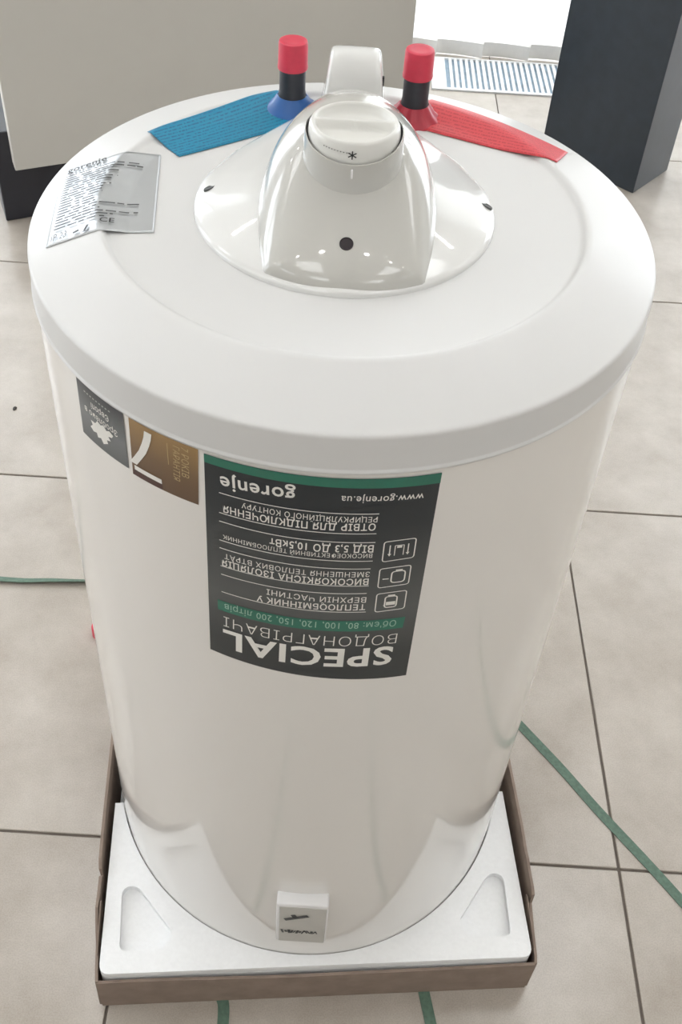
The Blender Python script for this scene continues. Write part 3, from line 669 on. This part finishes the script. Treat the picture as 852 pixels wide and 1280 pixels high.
cap = lathe('bottle_cap', [(0.0, 0.0006), (0.0118, 0.0006), (0.0124, 0.002), (0.0120, 0.019), (0.0110, 0.0212), (0.0, 0.0214)], M['redcap'], None, n=32, cx=-0.3076, cy=0.2130)
cap.name = 'pipe_cap'; tag(cap, 'red plastic pipe cap lying on the floor behind the heater', 'cap')
rnd = random.Random(2)
bm = bmesh.new(); bmesh.ops.create_icosphere(bm, subdivisions=1, radius=0.004)
for v in bm.verts: v.co = Vector((v.co.x*(0.7+rnd.random()*0.6), v.co.y*(1+rnd.random()*0.8), abs(v.co.z)*0.5))+Vector((-0.5496, 0.6652, 0.0004))
tag(from_bm('debris_chip', bm, M['chip'], None), 'tiny dark chip of debris lying alone on a floor tile', 'debris')

# ------------------------------------------------------------------ display stand behind
stand = thing('display_stand', 'large beige display board mounted on a dark podium behind the heater', 'display stand', loc=(-0.72, 1.243, 0), rz=R(24.2))
box('podium', 0.0, 0.86, 0.0, 0.30, 0.0005, 0.208, M['podium'], stand, 0.002, 1)
box('board', 0.033, 0.912, -0.040, -0.001, 0.139, 1.95, M['panel'], stand, 0.002, 2)
pil = thing('pillar_plinth', 'tall graphite box pillar standing beside the white blinds', 'pillar', loc=(0.672, 1.520, 0), rz=R(49))
box('column', 0.0, 0.158, 0.0, 0.262, 0.0005, 1.30, M['pillar'], pil, 0.0015, 2)
box('top_plate', -0.006, 0.164, -0.006, 0.268, 1.301, 1.325, M['pillar'], pil, 0.002, 2)

# ------------------------------------------------------------------ floor convector grille and vertical blinds
gr = thing('convector_grille', 'white slatted convector grille set in the floor below the blinds', 'floor grille')
x0, x1, y0, y1 = GRILLE
boxes('grille_frame', [(x0, x0+0.040, y0+0.001, y1-0.001, -0.0018, 0.004), (x1-0.02, x1-0.001, y0+0.001, y1-0.001, -0.0018, 0.004), (x0+0.040, x1-0.02, y0+0.001, y0+0.013, -0.0018, 0.004), (x0+0.040, x1-0.02, y1-0.008, y1-0.001, -0.0018, 0.004)], M['alu'], gr)
box('convector_tray', x0+0.040, x1-0.02, y0+0.013, y1-0.008, -0.0021, -0.0010, M['pit'], gr)
bm = bmesh.new(); bm_box(bm, -0.0044, 0.0044, y0+0.0135, y1-0.0085, 0.0005, 0.0042, 0.0012, 1); bmesh.ops.recalc_face_normals(bm, faces=bm.faces)
slat_me = bpy.data.meshes.new('slat'); bm.to_mesh(slat_me); bm.free(); slat_me.materials.append(M['alu'])
x = x0+0.048+0.0035
while x < x1-0.03:
    o = bpy.data.objects.new('slat', slat_me); C.objects.link(o); o.parent = gr; o.location = (x+0.004, 0, 0); x += 0.0152
blind = thing('vertical_blind', 'white vertical blind with long fabric vanes in front of the window', 'blind', loc=(0, 2.212, 0))
BX0, BX1 = -1.33, 1.50
box('headrail', BX0-0.02, BX1+0.02, -0.025, 0.025, 2.56, 2.61, M['frame'], blind, 0.003, 1)
def vane_mesh(name, z0, z1, t, material, wv=0.137):
    V, F = [], []; n = 8
    for z in (z0, z1):
        for side in (-1, 1):
            for k in range(n+1):
                u = -1+2*k/n; V.append((u*wv/2, 0.006*(1-u*u)+side*t/2, z))
    m = n+1
    for k in range(n):
        F += [(k, k+1, 2*m+k+1, 2*m+k), (m+k+1, m+k, 3*m+k, 3*m+k+1), (k+1, k, m+k, m+k+1), (2*m+k, 2*m+k+1, 3*m+k+1, 3*m+k)]
    F += [(0, 2*m, 3*m, m), (n, m+n, 3*m+n, 2*m+n)]
    me = bpy.data.meshes.new(name); me.from_pydata(V, [], F); me.update(); me.materials.append(material); return me
vm = vane_mesh('vane', 0.044, 2.56, 0.0008, M['vane']); hm = vane_mesh('hem_weight', 0.004, 0.044, 0.0022, M['hem'], 0.134)
k = 0; x = 0.295-0.13*12
rnd = random.Random(11)
while x < BX1:
    if x > BX0:
        o = bpy.data.objects.new('vane', vm); C.objects.link(o); o.parent = blind; o.location = (x, 0, rnd.uniform(-0.002, 0.003)); o.rotation_euler = (0, 0, R(-7+rnd.uniform(-2, 2)))
        h = bpy.data.objects.new('hem_weight', hm); C.objects.link(h); h.parent = o
    x += 0.13

# ------------------------------------------------------------------ ceiling lamps
def lamp_meshes():
    bm = bmesh.new(); bmesh.ops.create_cone(bm, cap_ends=True, segments=24, radius1=0.042, radius2=0.042, depth=0.004)
    a = bpy.data.meshes.new('glowing_disc'); bm.to_mesh(a); bm.free(); a.materials.append(M['lamp'])
    V, F = [], []
    for r, z in ((0.043, 0.0), (0.043, -0.008), (0.056, -0.008), (0.060, 0.0)):
        for k in range(28): V.append((r*math.cos(2*math.pi*k/28), r*math.sin(2*math.pi*k/28), z))
    for q in range(3):
        for k in range(28): F.append((q*28+k, q*28+(k+1) % 28, (q+1)*28+(k+1) % 28, (q+1)*28+k))
    b = bpy.data.meshes.new('trim_ring'); b.from_pydata(V, [], F); b.update(); b.materials.append(M['frame'])
    return a, b
la, lb = lamp_meshes()
for row, y in enumerate((-0.55, 1.75)):
    for k in range(12):
        t = thing('ceiling_downlight', 'round recessed ceiling downlight in the rows above the heater', 'lamp', 'ceiling downlights', (-2.75+0.5*k, y, RH)); t['kind'] = 'thing'
        for nm, me, dz in (('glowing_disc', la, -0.0045), ('trim_ring', lb, 0.0)):
            o = bpy.data.objects.new(nm, me); C.objects.link(o); o.parent = t; o.location = (0, 0, dz)

bm = bmesh.new(); bm_box(bm, -0.285, 0.285, -0.285, 0.285, -0.004, -0.001); bmesh.ops.recalc_face_normals(bm, faces=bm.faces)
pa = bpy.data.meshes.new('diffuser'); bm.to_mesh(pa); bm.free(); pa.materials.append(M['led'])
bm = bmesh.new()
for r in ((-0.30, 0.30, -0.30, -0.286, -0.010, -0.0005), (-0.30, 0.30, 0.286, 0.30, -0.010, -0.0005), (-0.30, -0.286, -0.286, 0.286, -0.010, -0.0005), (0.286, 0.30, -0.286, 0.286, -0.010, -0.0005)): bm_box(bm, *r)
bmesh.ops.recalc_face_normals(bm, faces=bm.faces)
pb = bpy.data.meshes.new('panel_frame'); bm.to_mesh(pb); bm.free(); pb.materials.append(M['frame'])
for y in (-2.5, -1.2, 1.0):
    for x in (-2.0, -0.55, 0.9, 2.35):
        t = thing('ceiling_light_panel', 'square white light panel set in the ceiling above the showroom floor', 'lamp', 'square ceiling light panels', (x, y, RH)); t['kind'] = 'thing'
        for nm, me in (('diffuser', pa), ('panel_frame', pb)):
            o = bpy.data.objects.new(nm, me); C.objects.link(o); o.parent = t
